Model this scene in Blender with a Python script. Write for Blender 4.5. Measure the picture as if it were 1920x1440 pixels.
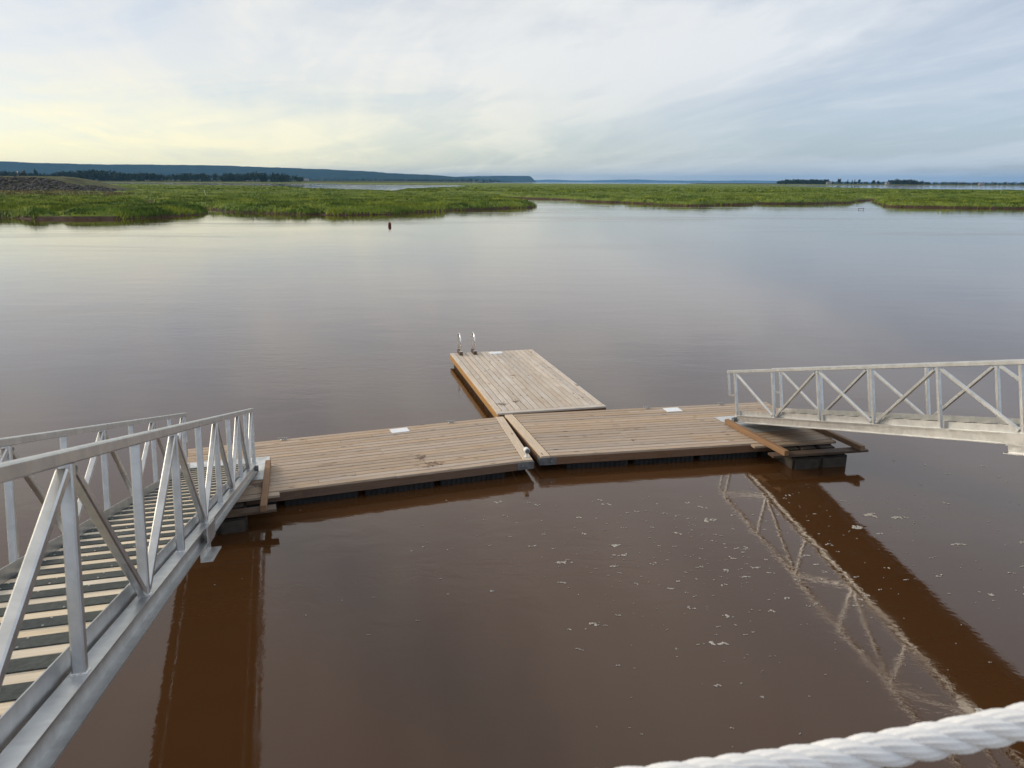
import bpy, bmesh, math, random
import numpy as np
from mathutils import Matrix, Vector

# ------------------------------------------------------------------ scene reset
for o in list(bpy.data.objects):
    bpy.data.objects.remove(o, do_unlink=True)
scene = bpy.context.scene
COL = scene.collection
RAD = math.radians
rng = random.Random(7)
nrng = np.random.default_rng(11)

# ------------------------------------------------------------------ camera
PITCH, ROLL = 0.256846, 0.0040
fwd = Vector((0, math.cos(PITCH), -math.sin(PITCH)))
rt = Vector((1, 0, 0))
up = rt.cross(fwd)
r2 = rt * math.cos(ROLL) + up * math.sin(ROLL)
u2 = -rt * math.sin(ROLL) + up * math.cos(ROLL)
cam_data = bpy.data.cameras.new('camera')
cam = bpy.data.objects.new('camera', cam_data)
COL.objects.link(cam)
M = Matrix(((r2.x, u2.x, -fwd.x, 0), (r2.y, u2.y, -fwd.y, 0), (r2.z, u2.z, -fwd.z, 5.0), (0, 0, 0, 1)))
cam.matrix_world = M
cam_data.sensor_width = 36
cam_data.lens = 1443 / 1920 * 36
cam_data.clip_start = 0.05
cam_data.clip_end = 120000
cam_data.dof.use_dof = True
cam_data.dof.focus_distance = 14.0
cam_data.dof.aperture_fstop = 6.5
scene.camera = cam

# ------------------------------------------------------------------ light: veiled low sun on the left, thin cloud
SUN_AZ, SUN_EL = -70.0, 24.0          # degrees; azimuth from +Y, negative = left
sun_dir = Vector((math.sin(RAD(SUN_AZ)) * math.cos(RAD(SUN_EL)), math.cos(RAD(SUN_AZ)) * math.cos(RAD(SUN_EL)), math.sin(RAD(SUN_EL))))
sd = bpy.data.lights.new('sun', 'SUN')
sd.energy = 2.3
sd.angle = RAD(14)
sd.color = (1.0, 0.86, 0.66)
so = bpy.data.objects.new('sun', sd)
so.rotation_euler = (-sun_dir).to_track_quat('-Z', 'Y').to_euler()
so.location = (-30, 30, 40)
COL.objects.link(so)

world = bpy.data.worlds.new('World')
scene.world = world
world.use_nodes = True
wn, wl = world.node_tree.nodes, world.node_tree.links
wn.clear()
def WN(t, **kw):
    n = wn.new(t)
    for k, v in kw.items():
        setattr(n, k, v)
    return n
def wmath(op, a, b=None, c=None, clamp=False):
    n = WN('ShaderNodeMath', operation=op, use_clamp=clamp)
    for i, v in enumerate((a, b, c)):
        if v is None: continue
        if isinstance(v, (int, float)): n.inputs[i].default_value = v
        else: wl.new(v, n.inputs[i])
    return n.outputs[0]
def wmix(f, a, b, mode='MIX'):
    n = WN('ShaderNodeMix', data_type='RGBA', blend_type=mode)
    for i, v in ((0, f), (6, a), (7, b)):
        if isinstance(v, (int, float)): n.inputs[i].default_value = v
        elif isinstance(v, tuple): n.inputs[i].default_value = (*v, 1)
        else: wl.new(v, n.inputs[i])
    return n.outputs[2]
tc = WN('ShaderNodeTexCoord')
sky = WN('ShaderNodeTexSky', sky_type='NISHITA')
sky.sun_disc = False
sky.sun_elevation = RAD(SUN_EL)
sky.sun_rotation = RAD(SUN_AZ)
sky.altitude = 10
sky.air_density = 0.75
sky.dust_density = 0.9
sky.ozone_density = 3.0
SKY_STRENGTH = 0.12
sep = WN('ShaderNodeSeparateXYZ')
wl.new(tc.outputs['Generated'], sep.inputs[0])
zc = wmath('ADD', wmath('MAXIMUM', sep.outputs[2], 0.0), 0.10)
px = wmath('DIVIDE', sep.outputs[0], zc)
py = wmath('DIVIDE', sep.outputs[1], zc)
ba = RAD(-14)   # cloud streets run towards this bearing
al = wmath('ADD', wmath('MULTIPLY', px, math.sin(ba)), wmath('MULTIPLY', py, math.cos(ba)))
cr = wmath('SUBTRACT', wmath('MULTIPLY', px, math.cos(ba)), wmath('MULTIPLY', py, math.sin(ba)))
def cloud_noise(sa, sc, off, detail, rough, dist):
    cmb = WN('ShaderNodeCombineXYZ')
    wl.new(wmath('MULTIPLY_ADD', al, sa, off), cmb.inputs[0])
    wl.new(wmath('MULTIPLY', cr, sc), cmb.inputs[1])
    cmb.inputs[2].default_value = off
    n = WN('ShaderNodeTexNoise')
    n.inputs['Scale'].default_value = 1.0
    n.inputs['Detail'].default_value = detail
    n.inputs['Roughness'].default_value = rough
    n.inputs['Distortion'].default_value = dist
    wl.new(cmb.outputs[0], n.inputs['Vector'])
    return n.outputs[0]
def wramp(v, lo, hi):
    n = WN('ShaderNodeMapRange', interpolation_type='SMOOTHSTEP')
    n.inputs[1].default_value = lo
    n.inputs[2].default_value = hi
    wl.new(v, n.inputs[0])
    return n.outputs[0]
C1_OFF, C2_OFF = 71.2, 52.4
c1 = wramp(cloud_noise(0.40, 0.50, C1_OFF, 8, 0.52, 0.9), 0.41, 0.55)
c2 = wramp(cloud_noise(0.36, 1.0, C2_OFF, 9, 0.58, 0.9), 0.36, 0.66)
c3 = wramp(cloud_noise(0.8, 2.2, 1.9, 8, 0.62, 1.2), 0.40, 0.72)
cover = wmath('ADD', wmath('MULTIPLY_ADD', c1, 0.22, 0.54), wmath('MULTIPLY', wmath('MULTIPLY_ADD', c2, 0.22, wmath('MULTIPLY', c3, 0.12)), 1.0), clamp=True)
# thin out close to the horizon, where the blue-grey distance shows
hz = wramp(sep.outputs[2], 0.005, 0.15)
# colour of the cloud: warmer and brighter towards the hidden sun
dotn = WN('ShaderNodeVectorMath', operation='DOT_PRODUCT')
wl.new(tc.outputs['Generated'], dotn.inputs[0])
dotn.inputs[1].default_value = sun_dir
near = wramp(dotn.outputs['Value'], -0.25, 0.95)
ccol = wmix(near, (0.76, 0.81, 0.875), (0.96, 0.935, 0.86))
# the low veil on the sun's side is yellowed by the long path through the air
lowv = wmath('MULTIPLY', wramp(wmath('SUBTRACT', 0.15, sep.outputs[2]), 0.0, 0.155), wramp(dotn.outputs['Value'], -0.05, 0.80))
ccol = wmix(lowv, ccol, (1.34, 1.20, 0.68))
cover = wmath('MULTIPLY', cover, wmath('ADD', wmath('MULTIPLY_ADD', hz, 0.35, 0.65), wmath('MULTIPLY', lowv, 0.3)), clamp=True)
skyc = wmix(1.0, sky.outputs[0], (SKY_STRENGTH,) * 3, 'MULTIPLY')
final = wmix(cover, skyc, ccol)
bg = WN('ShaderNodeBackground')
bg.inputs['Strength'].default_value = 1.0
wl.new(final, bg.inputs['Color'])
wo = WN('ShaderNodeOutputWorld')
wl.new(bg.outputs[0], wo.inputs['Surface'])

vs = scene.view_settings
vs.view_transform = 'Standard'
vs.look = 'None'
vs.exposure = 0.0
vs.gamma = 1.0
scene.render.engine = 'CYCLES'
scene.cycles.max_bounces = 8
scene.cycles.volume_bounces = 1

# ------------------------------------------------------------------ material helper
class NT:
    def __init__(self, name):
        self.m = bpy.data.materials.new(name)
        self.m.use_nodes = True
        self.n = self.m.node_tree.nodes
        self.l = self.m.node_tree.links
        self.b = self.n['Principled BSDF']
        self.out = self.n['Material Output']
    def node(self, t, **kw):
        n = self.n.new(t)
        for k, v in kw.items(): setattr(n, k, v)
        return n
    def put(self, sock, v):
        if isinstance(v, (int, float)): sock.default_value = v
        elif isinstance(v, tuple): sock.default_value = (*v, 1) if len(v) == 3 and len(sock.default_value) == 4 else v
        else: self.l.new(v, sock)
    def math(self, op, a, b=None, c=None, clamp=False):
        n = self.node('ShaderNodeMath', operation=op, use_clamp=clamp)
        for i, v in enumerate((a, b, c)):
            if v is not None: self.put(n.inputs[i], v)
        return n.outputs[0]
    def mix(self, f, a, b, mode='MIX'):
        n = self.node('ShaderNodeMix', data_type='RGBA', blend_type=mode)
        for i, v in ((0, f), (6, a), (7, b)): self.put(n.inputs[i], v)
        return n.outputs[2]
    def ramp(self, v, lo, hi, a=0.0, b=1.0):
        n = self.node('ShaderNodeMapRange', interpolation_type='SMOOTHSTEP')
        for i, q in enumerate((v, lo, hi, a, b)): self.put(n.inputs[i], q)
        return n.outputs[0]
    def coord(self, kind='Object', scale=(1, 1, 1), jitter=False):
        t = self.node('ShaderNodeTexCoord')
        mp = self.node('ShaderNodeMapping')
        mp.inputs['Scale'].default_value = scale
        src = t.outputs[kind]
        if jitter:
            oi = self.node('ShaderNodeObjectInfo')
            va = self.node('ShaderNodeVectorMath', operation='ADD')
            self.l.new(src, va.inputs[0])
            cb = self.node('ShaderNodeCombineXYZ')
            for i, k in enumerate((37.0, 91.0, 53.0)):
                self.l.new(self.math('MULTIPLY', oi.outputs['Random'], k), cb.inputs[i])
            self.l.new(cb.outputs[0], va.inputs[1])
            src = va.outputs[0]
        self.l.new(src, mp.inputs['Vector'])
        return mp.outputs[0]
    def noise(self, vec, scale, detail=4, rough=0.5, dist=0.0):
        n = self.node('ShaderNodeTexNoise')
        self.put(n.inputs['Scale'], scale)
        n.inputs['Detail'].default_value = detail
        n.inputs['Roughness'].default_value = rough
        n.inputs['Distortion'].default_value = dist
        if vec is not None: self.l.new(vec, n.inputs['Vector'])
        return n.outputs[0]
    def bump(self, h, strength=0.3, dist=0.01):
        n = self.node('ShaderNodeBump')
        self.put(n.inputs['Strength'], strength)
        n.inputs['Distance'].default_value = dist
        self.l.new(h, n.inputs['Height'])
        self.l.new(n.outputs[0], self.b.inputs['Normal'])
    def set(self, **kw):
        for k, v in kw.items(): self.put(self.b.inputs[k.replace('_', ' ')], v)
        return self.m

DECK_Z = 0.30
def wood(name, light, dark, knot=(0.10, 0.06, 0.04), weather=(0.30, 0.29, 0.28), wamt=0.4, var=0.22, rough=0.75, stain=0.0, spots=()):
    t = NT(name)
    v = t.coord('Object', (1, 1, 1), True)
    vg = t.coord('Object', (1.2, 26, 26), True)
    g = t.noise(vg, 3.0, 6, 0.6, 0.8)
    c = t.mix(t.ramp(g, 0.32, 0.68), dark, light)
    blot = t.noise(v, 1.6, 4, 0.6)
    c = t.mix(t.math('MULTIPLY', t.ramp(blot, 0.40, 0.70), wamt), c, weather)
    # knots
    vk = t.coord('Object', (2.1, 8.0, 2.0), True)
    vo = t.node('ShaderNodeTexVoronoi', feature='F1')
    vo.inputs['Scale'].default_value = 1.0
    t.l.new(vk, vo.inputs['Vector'])
    k = t.ramp(vo.outputs['Distance'], 0.06, 0.17, 1.0, 0.0)
    c = t.mix(t.math('MULTIPLY', k, 0.8), c, knot)
    if stain:
        s = t.noise(v, 0.9, 5, 0.65, 0.4)
        c = t.mix(t.math('MULTIPLY', t.ramp(s, 0.62, 0.74), stain), c, (0.11, 0.075, 0.06))
    if spots:      # damp dirt marks lying across several boards
        gp_ = t.node('ShaderNodeNewGeometry')
        wn_ = t.math('MULTIPLY_ADD', t.noise(gp_.outputs['Position'], 9.0, 4, 0.7, 0.5), 2.0, -1.0)
        for (sx_, sy_, sr_) in spots:
            dn = t.node('ShaderNodeVectorMath', operation='DISTANCE')
            t.l.new(gp_.outputs['Position'], dn.inputs[0])
            dn.inputs[1].default_value = (sx_, sy_, DECK_Z)
            dd_ = t.math('ADD', t.math('DIVIDE', dn.outputs['Value'], sr_), t.math('MULTIPLY', wn_, 1.6))
            c = t.mix(t.ramp(dd_, 0.35, 0.75, 0.75, 0.0), c, (0.12, 0.07, 0.05))
    oi = t.node('ShaderNodeObjectInfo')
    hv = t.node('ShaderNodeHueSaturation')
    t.l.new(c, hv.inputs['Color'])
    t.put(hv.inputs['Value'], t.math('MULTIPLY_ADD', oi.outputs['Random'], var, 1.0 - var / 2))
    r2_ = t.math('FRACT', t.math('MULTIPLY', oi.outputs['Random'], 17.3))
    t.put(hv.inputs['Saturation'], t.math('MULTIPLY_ADD', r2_, 0.4, 0.8))
    t.bump(g, 0.5, 0.004)
    return t.set(Base_Color=hv.outputs['Color'], Roughness=rough, Specular_IOR_Level=0.25)

def plain(name, col, rough=0.6, metallic=0.0, var=0.15, scale=6.0, spec=0.4, bump=0.15, bdist=0.003):
    t = NT(name)
    v = t.coord('Object', (1, 1, 1), True)
    n = t.noise(v, scale, 6, 0.6)
    a = tuple(max(0, x * (1 - var)) for x in col)
    b = tuple(min(1, x * (1 + var)) for x in col)
    c = t.mix(t.ramp(n, 0.3, 0.7), a, b)
    if bump: t.bump(n, bump, bdist)
    return t.set(Base_Color=c, Roughness=rough, Metallic=metallic, Specular_IOR_Level=spec)

def aluminium(name, col, rough):
    t = NT(name)
    v = t.coord('Object', (1, 1, 1), True)
    n = t.noise(v, 7.0, 6, 0.62, 0.6)
    n2 = t.noise(t.coord('Object', (14, 14, 14), True), 1.5, 3, 0.5)
    c = t.mix(t.ramp(n, 0.32, 0.72), tuple(x * 0.80 for x in col), col)
    sm = t.noise(v, 2.2, 5, 0.7, 1.2)
    c = t.mix(t.math('MULTIPLY', t.ramp(sm, 0.60, 0.76), 0.25), c, (0.30, 0.28, 0.26))
    rr = t.math('MULTIPLY_ADD', n2, 0.22, rough - 0.11)
    t.bump(n2, 0.08, 0.002)
    return t.set(Base_Color=c, Roughness=rr, Metallic=0.88)

MAT = {}
MAT['deck'] = wood('deck_wood', (0.49, 0.382, 0.292), (0.35, 0.265, 0.195), weather=(0.45, 0.38, 0.325), wamt=0.45, stain=0.35, spots=((-1.59, 12.80, 0.16), (-1.38, 12.42, 0.22), (-1.22, 12.52, 0.10), (2.31, 13.77, 0.09), (-4.0, 11.5, 0.2)))
MAT['deck_grey'] = wood('deck_wood_grey', (0.62, 0.535, 0.455), (0.44, 0.37, 0.305), weather=(0.62, 0.565, 0.505), wamt=0.6, stain=0.3, spots=((-0.23, 16.19, 0.20), (0.10, 16.40, 0.16), (0.04, 18.74, 0.10), (1.60, 17.82, 0.14)))
MAT['trim'] = wood('trim_wood', (0.64, 0.50, 0.35), (0.50, 0.37, 0.25), wamt=0.3)
MAT['fascia'] = wood('fascia_wood', (0.19, 0.108, 0.066), (0.125, 0.070, 0.042), weather=(0.15, 0.098, 0.070), wamt=0.4, stain=0.5, spots=((-3.17, 11.42, 0.22),))
MAT['fascia_lit'] = wood('fascia_lit_wood', (0.42, 0.26, 0.13), (0.32, 0.185, 0.085), wamt=0.1)  # fascia on the sun's side: warm sunlight put into the wood colour
MAT['guide'] = wood('guide_wood', (0.30, 0.185, 0.110), (0.21, 0.125, 0.072), weather=(0.20, 0.14, 0.10), wamt=0.4)
MAT['wet'] = wood('wet_wood', (0.115, 0.078, 0.056), (0.062, 0.043, 0.031), weather=(0.155, 0.12, 0.095), wamt=0.5, rough=0.6)
MAT['plank'] = wood('gangway_plank', (0.74, 0.65, 0.52), (0.62, 0.52, 0.39), knot=(0.28, 0.18, 0.11), weather=(0.60, 0.54, 0.46), wamt=0.35, var=0.12)
MAT['wharf'] = wood('wharf_wood', (0.32, 0.26, 0.21), (0.22, 0.17, 0.13), wamt=0.5)
MAT['grip'] = plain('grip_strip', (0.045, 0.055, 0.055), 0.85, var=0.3, scale=30, bump=0.4)
MAT['alu'] = aluminium('aluminium', (0.67, 0.68, 0.69), 0.36)
MAT['weld'] = plain('weld_bead_metal', (0.78, 0.78, 0.78), 0.4, 0.7, 0.3, 90, bump=0.6)
MAT['galv'] = plain('galvanised_steel', (0.17, 0.18, 0.19), 0.5, 0.4, 0.25, 9)
MAT['plate'] = plain('landing_plate_steel', (0.62, 0.63, 0.63), 0.5, 0.6, 0.2, 4)
MAT['float'] = plain('black_float_plastic', (0.018, 0.018, 0.020), 0.55, var=0.4, scale=5, bump=0.2)
MAT['float_dirty'] = plain('silty_float_plastic', (0.050, 0.041, 0.034), 0.75, var=0.45, scale=5, bump=0.3)
MAT['white'] = plain('white_plastic', (0.78, 0.78, 0.77), 0.45, var=0.05)
MAT['chrome'] = plain('stainless_tube', (0.80, 0.80, 0.80), 0.22, 1.0, 0.05)
MAT['bolt'] = plain('bolt_steel', (0.45, 0.44, 0.42), 0.4, 0.9, 0.1)

# ------------------------------------------------------------------ object helpers
def link(name, me, mat=None, parent=None, loc=None, rot=None):
    o = bpy.data.objects.new(name, me)
    COL.objects.link(o)
    if mat is not None and me is not None and not me.materials: me.materials.append(mat)
    if parent is not None: o.parent = parent
    if loc is not None: o.location = loc
    if rot is not None: o.rotation_euler = rot
    return o
def tag(o, label=None, cat=None, group=None, kind=None):
    if label: o['label'] = label
    if cat: o['category'] = cat
    if group: o['group'] = group
    if kind: o['kind'] = kind
    return o
def empty(name, mat4):
    o = bpy.data.objects.new(name, None)
    o.empty_display_size = 0.2
    COL.objects.link(o)
    o.matrix_world = mat4
    return o
class MB:
    def __init__(self): self.v, self.f = [], []
    def add(self, vs, fs):
        b = len(self.v)
        self.v += [tuple(p) for p in vs]
        self.f += [tuple(i + b for i in f) for f in fs]
        return self
    def box(self, c, s, R=None):
        x, y, z = (k / 2 for k in s)
        pts = [Vector(p) for p in ((-x,-y,-z),(x,-y,-z),(x,y,-z),(-x,y,-z),(-x,-y,z),(x,-y,z),(x,y,z),(-x,y,z))]
        if R is not None: pts = [R @ p for p in pts]
        c = Vector(c)
        return self.add([p + c for p in pts], [(0,3,2,1),(4,5,6,7),(0,1,5,4),(1,2,6,5),(2,3,7,6),(3,0,4,7)])
    def bar(self, a, b, w, h, upv=(0, 0, 1)):
        a, b = Vector(a), Vector(b)
        d = (b - a)
        L = d.length
        x = d.normalized()
        u = Vector(upv)
        y = u.cross(x)
        if y.length < 1e-4: y = Vector((0, 1, 0)).cross(x)
        y.normalize()
        z = x.cross(y)
        R = Matrix((x, y, z)).transposed()
        return self.box((a + b) / 2, (L, w, h), R)
    def sqtube(self, a, b, w, h, upv=(0, 0, 1), ch=0.007):
        a, b = Vector(a), Vector(b)
        x = (b - a).normalized()
        y = Vector(upv).cross(x)
        if y.length < 1e-4: y = Vector((0, 1, 0)).cross(x)
        y.normalize(); z = x.cross(y)
        p, q = w / 2, h / 2
        prof = [(p, q - ch), (p - ch, q), (-p + ch, q), (-p, q - ch), (-p, -q + ch), (-p + ch, -q), (p - ch, -q), (p, -q + ch)]
        vs = [c + y * i + z * j for c in (a, b) for i, j in prof]
        fs = [tuple(range(8))[::-1], tuple(range(8, 16))] + [(i, (i + 1) % 8, (i + 1) % 8 + 8, i + 8) for i in range(8)]
        return self.add(vs, fs)
    def tube(self, path, r, n=10, cap=True, lobes=0, lobe_amp=0.0, lobe_twist=0.0):
        P = [Vector(p) for p in path]
        base = len(self.v)
        prev = None
        for i, p in enumerate(P):
            t = (P[min(i + 1, len(P) - 1)] - P[max(i - 1, 0)]).normalized()
            if prev is None:
                ref = Vector((0, 0, 1)) if abs(t.z) < 0.9 else Vector((1, 0, 0))
                prev = (ref - t * ref.dot(t)).normalized()
            prev = (prev - t * prev.dot(t)).normalized()
            q = t.cross(prev)
            rr = r[i] if isinstance(r, (list, tuple)) else r
            for k in range(n):
                a = 2 * math.pi * k / n
                r_k = rr * (1 + lobe_amp * math.cos(lobes * (a + lobe_twist * i))) if lobes else rr
                self.v.append(tuple(p + (prev * math.cos(a) + q * math.sin(a)) * r_k))
        for i in range(len(P) - 1):
            for k in range(n):
                a0 = base + i * n + k; a1 = base + i * n + (k + 1) % n
                self.f.append((a0, a1, a1 + n, a0 + n))
        if cap:
            self.f.append(tuple(base + k for k in range(n))[::-1])
            self.f.append(tuple(base + (len(P) - 1) * n + k for k in range(n)))
        return self
    def lathe(self, prof, n=16, c=(0, 0, 0)):
        base = len(self.v)
        for r, z in prof:
            for k in range(n):
                a = 2 * math.pi * k / n
                self.v.append((c[0] + r * math.cos(a), c[1] + r * math.sin(a), c[2] + z))
        for i in range(len(prof) - 1):
            for k in range(n):
                a0 = base + i * n + k; a1 = base + i * n + (k + 1) % n
                self.f.append((a0, a1, a1 + n, a0 + n))
        self.f.append(tuple(base + k for k in range(n))[::-1])
        self.f.append(tuple(base + (len(prof) - 1) * n + k for k in range(n)))
        return self
    def mesh(self, name, smooth=False):
        me = bpy.data.meshes.new(name)
        me.from_pydata(self.v, [], self.f)
        if smooth: me.polygons.foreach_set('use_smooth', [True] * len(me.polygons))
        me.update()
        return me
    def build(self, name, mat, parent=None, loc=None, rot=None, smooth=False):
        return link(name, self.mesh(name, smooth), mat, parent, loc, rot)
_pl = {}
def plank_mesh(L, w, t, mat, ch=0.006):
    key = (round(L, 3), round(w, 3), round(t, 3), mat.name)
    if key in _pl: return _pl[key]
    x, y, z = L / 2, w / 2, t / 2
    prof = [(-y, -z), (y, -z), (y, z - ch), (y - ch, z), (-y + ch, z), (-y, z - ch)]
    v = [(-x, a, b) for a, b in prof] + [(x, a, b) for a, b in prof]
    f = [tuple(range(6))[::-1], tuple(range(6, 12))] + [(i, (i + 1) % 6, (i + 1) % 6 + 6, i + 6) for i in range(6)]
    me = bpy.data.meshes.new('plank')
    me.from_pydata(v, [], f)
    me.materials.append(mat)
    _pl[key] = me
    return me
def grid_mesh(name, X, Y, Z, smooth=True):
    ny, nx = X.shape
    me = bpy.data.meshes.new(name)
    co = np.stack([X, Y, Z], -1).reshape(-1, 3).astype(np.float32)
    i = np.arange(ny * nx).reshape(ny, nx)
    q = np.stack([i[:-1, :-1], i[:-1, 1:], i[1:, 1:], i[1:, :-1]], -1).reshape(-1, 4)
    raw_mesh(me, co, q, smooth)
    return me
def raw_mesh(me, co, faces, smooth=False):
    k = faces.shape[1]
    nf = len(faces)
    me.vertices.add(len(co)); me.loops.add(nf * k); me.polygons.add(nf)
    me.vertices.foreach_set('co', np.ascontiguousarray(co, np.float32).ravel())
    me.loops.foreach_set('vertex_index', np.ascontiguousarray(faces, np.int32).ravel())
    me.polygons.foreach_set('loop_start', np.arange(0, nf * k, k, dtype=np.int32))
    me.polygons.foreach_set('loop_total', np.full(nf, k, np.int32))
    if smooth: me.polygons.foreach_set('use_smooth', np.ones(nf, bool))
    me.update(calc_edges=True)
    return me

# ------------------------------------------------------------------ water
t = NT('silty_river_water')
v = t.coord('Object')
geo = t.node('ShaderNodeNewGeometry')
vrip = t.coord('Object', (0.75, 1.25, 1))
rip = t.noise(vrip, 2.6, 4, 0.55, 0.5)
swl = t.noise(t.coord('Object', (0.5, 1.0, 1)), 0.55, 3, 0.5, 0.3)
calm = t.ramp(t.noise(t.coord('Object', (0.6, 1.0, 1)), 0.055, 3, 0.6, 1.0), 0.42, 0.66, 0.12, 1.0)
fine = t.noise(t.coord('Object', (0.8, 1.2, 1)), 11.0, 3, 0.55, 0.4)
hgt = t.math('ADD', t.math('MULTIPLY', t.math('MULTIPLY', rip, calm), 0.022), t.math('MULTIPLY', swl, 0.030))
hgt = t.math('ADD', hgt, t.math('MULTIPLY', fine, 0.0030))
bn = t.node('ShaderNodeBump')
bn.inputs['Strength'].default_value = 1.0
bn.inputs['Distance'].default_value = 0.30
t.l.new(hgt, bn.inputs['Height'])
t.l.new(bn.outputs[0], t.b.inputs['Normal'])
silt = t.mix(t.ramp(t.noise(v, 0.05, 4, 0.6, 0.8), 0.3, 0.7), (0.059, 0.0258, 0.0090), (0.077, 0.0345, 0.0128))
ruf = t.ramp(t.noise(t.coord('Object', (0.35, 1.6, 1)), 0.045, 5, 0.62, 0.8), 0.50, 0.64, 0.025, 0.13)
t.set(Base_Color=silt, Roughness=ruf, IOR=1.5)
MAT['water'] = t.m
wb = MB().add([(-46000, -400, 0), (46000, -400, 0), (46000, 60000, 0), (-46000, 60000, 0)], [(0, 1, 2, 3)])
tag(wb.build('water', MAT['water']), 'brown silty tidal river and bay water', kind='structure')

# ------------------------------------------------------------------ marsh terrain
def wob(x, y, seeds, wl):
    s = 0
    r = np.random.default_rng(seeds)
    for k in range(5):
        a, p, w = r.uniform(0, 6.28), r.uniform(0, 6.28), wl * r.uniform(0.6, 1.5)
        s = s + np.sin((x * math.cos(a) + y * math.sin(a)) * 6.283 / w + p + 0.9 * np.sin((x * math.sin(a) - y * math.cos(a)) * 6.283 / (w * 1.7) + p * 2))
    return s / 5
SHORE = [(-104.2,111.2),(-88.7,112.7),(-76.4,110.3),(-70.1,107.6),(-61.8,102.1),(-56.5,102.6),(-51.8,104.5),(-49.1,109.4),(-47.6,114.8),(-47.1,120.5),(-49.7,128.8),(-51,133.4),(-46.5,129.1),(-38.6,123.4),(-32.6,120),(-25.8,118.7),(-21.4,121),(-18.5,123.3),(-14.5,132.5),(-9.6,140.5),(-3.2,149.6),(4.1,158.2),(5.4,167.1),(4.1,178.6),(1.1,196.6),(-2.1,232),(-3.6,250.9),(2.3,247.9),(10.8,234.4),(15.2,228.2),(19.7,210.3),(25.5,200.4),(30.8,191.3),(33.6,178.5),(39.2,171.5),(43.3,173.9),(47.3,182.5),(55,185.7),(61.1,193.3),(70.8,194.7),(81.2,201.1),(89.1,207.4),(95,216.6),(95.9,211.1),(88.2,190.3),(81.7,173.2),(87.2,170.2),(92.6,167.4),(98.9,164.8),(106.2,164),(126.7,164.8),(164.4,169.2),
         (320,180),(2600,300),(2600,2300),(-2600,2300),(-2600,300),(-320,150),(-140,116)]
POOLS = [   # channels further back
    [(-56,365),(-100,430),(-190,660),(-420,900),(-2600,980),(-2600,1950),(-420,1760),(-260,1300),(-90,1230),(-50,960),(-52,660),(-66,470)],
    [(300,590),(360,530),(440,510),(2600,560),(2600,2300),(1050,2280),(420,1500),(345,900)],
]
CREEKS = [
    ([(-50,133),(-56,142),(-66,148),(-76,160),(-80,178),(-94,196)], 2.6, 1.5),
    ([(95,214),(99,224),(108,236),(112,262)], 3.0, 1.7),
    ([(-3,250),(-8,262),(-4,285),(-18,310)], 4.0, 1.5),
    ([(26,200),(34,214),(32,236),(44,262)], 1.8, 0.9),
    ([(-30,121),(-33,134),(-42,150),(-40,176)], 1.6, 0.8),
    ([(-10,141),(-18,156),(-30,168)], 1.5, 0.7),
    ([(60,194),(63,212),(76,230)], 1.8, 0.9),
    ([(118,165),(124,182),(138,198)], 1.6, 0.8),
    ([(-60,103),(-66,118),(-64,132),(-74,142)], 1.6, 0.7),
]
def seg_dist(x, y, pts, closed):
    d = np.full(x.shape, 1e9)
    n = len(pts)
    for i in range(n if closed else n - 1):
        (ax, ay), (bx, by) = pts[i], pts[(i + 1) % n]
        dx, dy = bx - ax, by - ay
        tt = np.clip(((x - ax) * dx + (y - ay) * dy) / (dx * dx + dy * dy), 0, 1)
        d = np.minimum(d, np.hypot(x - ax - tt * dx, y - ay - tt * dy))
    return d
def inside(x, y, pts):
    c = np.zeros(x.shape, bool)
    n = len(pts)
    for i in range(n):
        (ax, ay), (bx, by) = pts[i], pts[(i + 1) % n]
        if ay == by: continue
        cond = ((ay > y) != (by > y)) & (x < (bx - ax) * (y - ay) / (by - ay) + ax)
        c ^= cond
    return c
def sstep(v): v = np.clip(v, 0, 1); return v * v * (3 - 2 * v)
def land(x, y):
    d = seg_dist(x, y, SHORE, True)
    s = np.where(inside(x, y, SHORE), d, -d)
    for P in POOLS:
        d = seg_dist(x, y, P, True)
        s = np.minimum(s, np.where(inside(x, y, P), -d, d) * 0.5)
    s = s + 0.55 * wob(x, y, 3, 9) + 0.35 * wob(x, y, 4, 3.4)
    wdt = 3.0 + 1.8 * wob(x, y, 5, 26)
    h = -0.5 + 0.60 * sstep((s + 1.2) / 2.2) + 0.95 * sstep(s / np.maximum(wdt, 1.3))
    h = h + sstep(s / 6) * (0.40 * wob(x, y, 6, 19) + 0.34 * wob(x, y, 7, 7.5) - 0.10 - 0.0)
    for P, w, dep in CREEKS:
        dd = seg_dist(x, y, P, False) + 0.6 * wob(x, y, 8, 8)
        h = h - dep * (1 - sstep(dd / (w * 1.5))) * sstep((s + 3) / 3)
    h = h + 0.9 * sstep((y - 176) / 44) * sstep((-96 - x) / 26) * sstep((330 - y) / 60)
    return h
t = NT('marsh_ground')
geo = t.node('ShaderNodeNewGeometry')
sp = t.node('ShaderNodeSeparateXYZ')
t.l.new(geo.outputs['Position'], sp.inputs[0])
v = t.coord('Object')
n1 = t.noise(v, 0.08, 5, 0.6, 0.6)
n2 = t.noise(v, 1.2, 5, 0.6)
gcol = t.mix(t.ramp(n1, 0.35, 0.65), (0.104, 0.162, 0.024), (0.212, 0.252, 0.031))
gcol = t.mix(t.ramp(n2, 0.3, 0.7), gcol, (0.105, 0.145, 0.034))
mud = t.mix(t.ramp(n2, 0.3, 0.7), (0.042, 0.026, 0.018), (0.080, 0.050, 0.036))  # bank mud, its colour darkened to carry the shade at the banks' foot
zz = t.math('ADD', sp.outputs[2], t.math('MULTIPLY_ADD', n2, 0.35, -0.17))
t.bump(n2, 0.6, 0.15)
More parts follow.
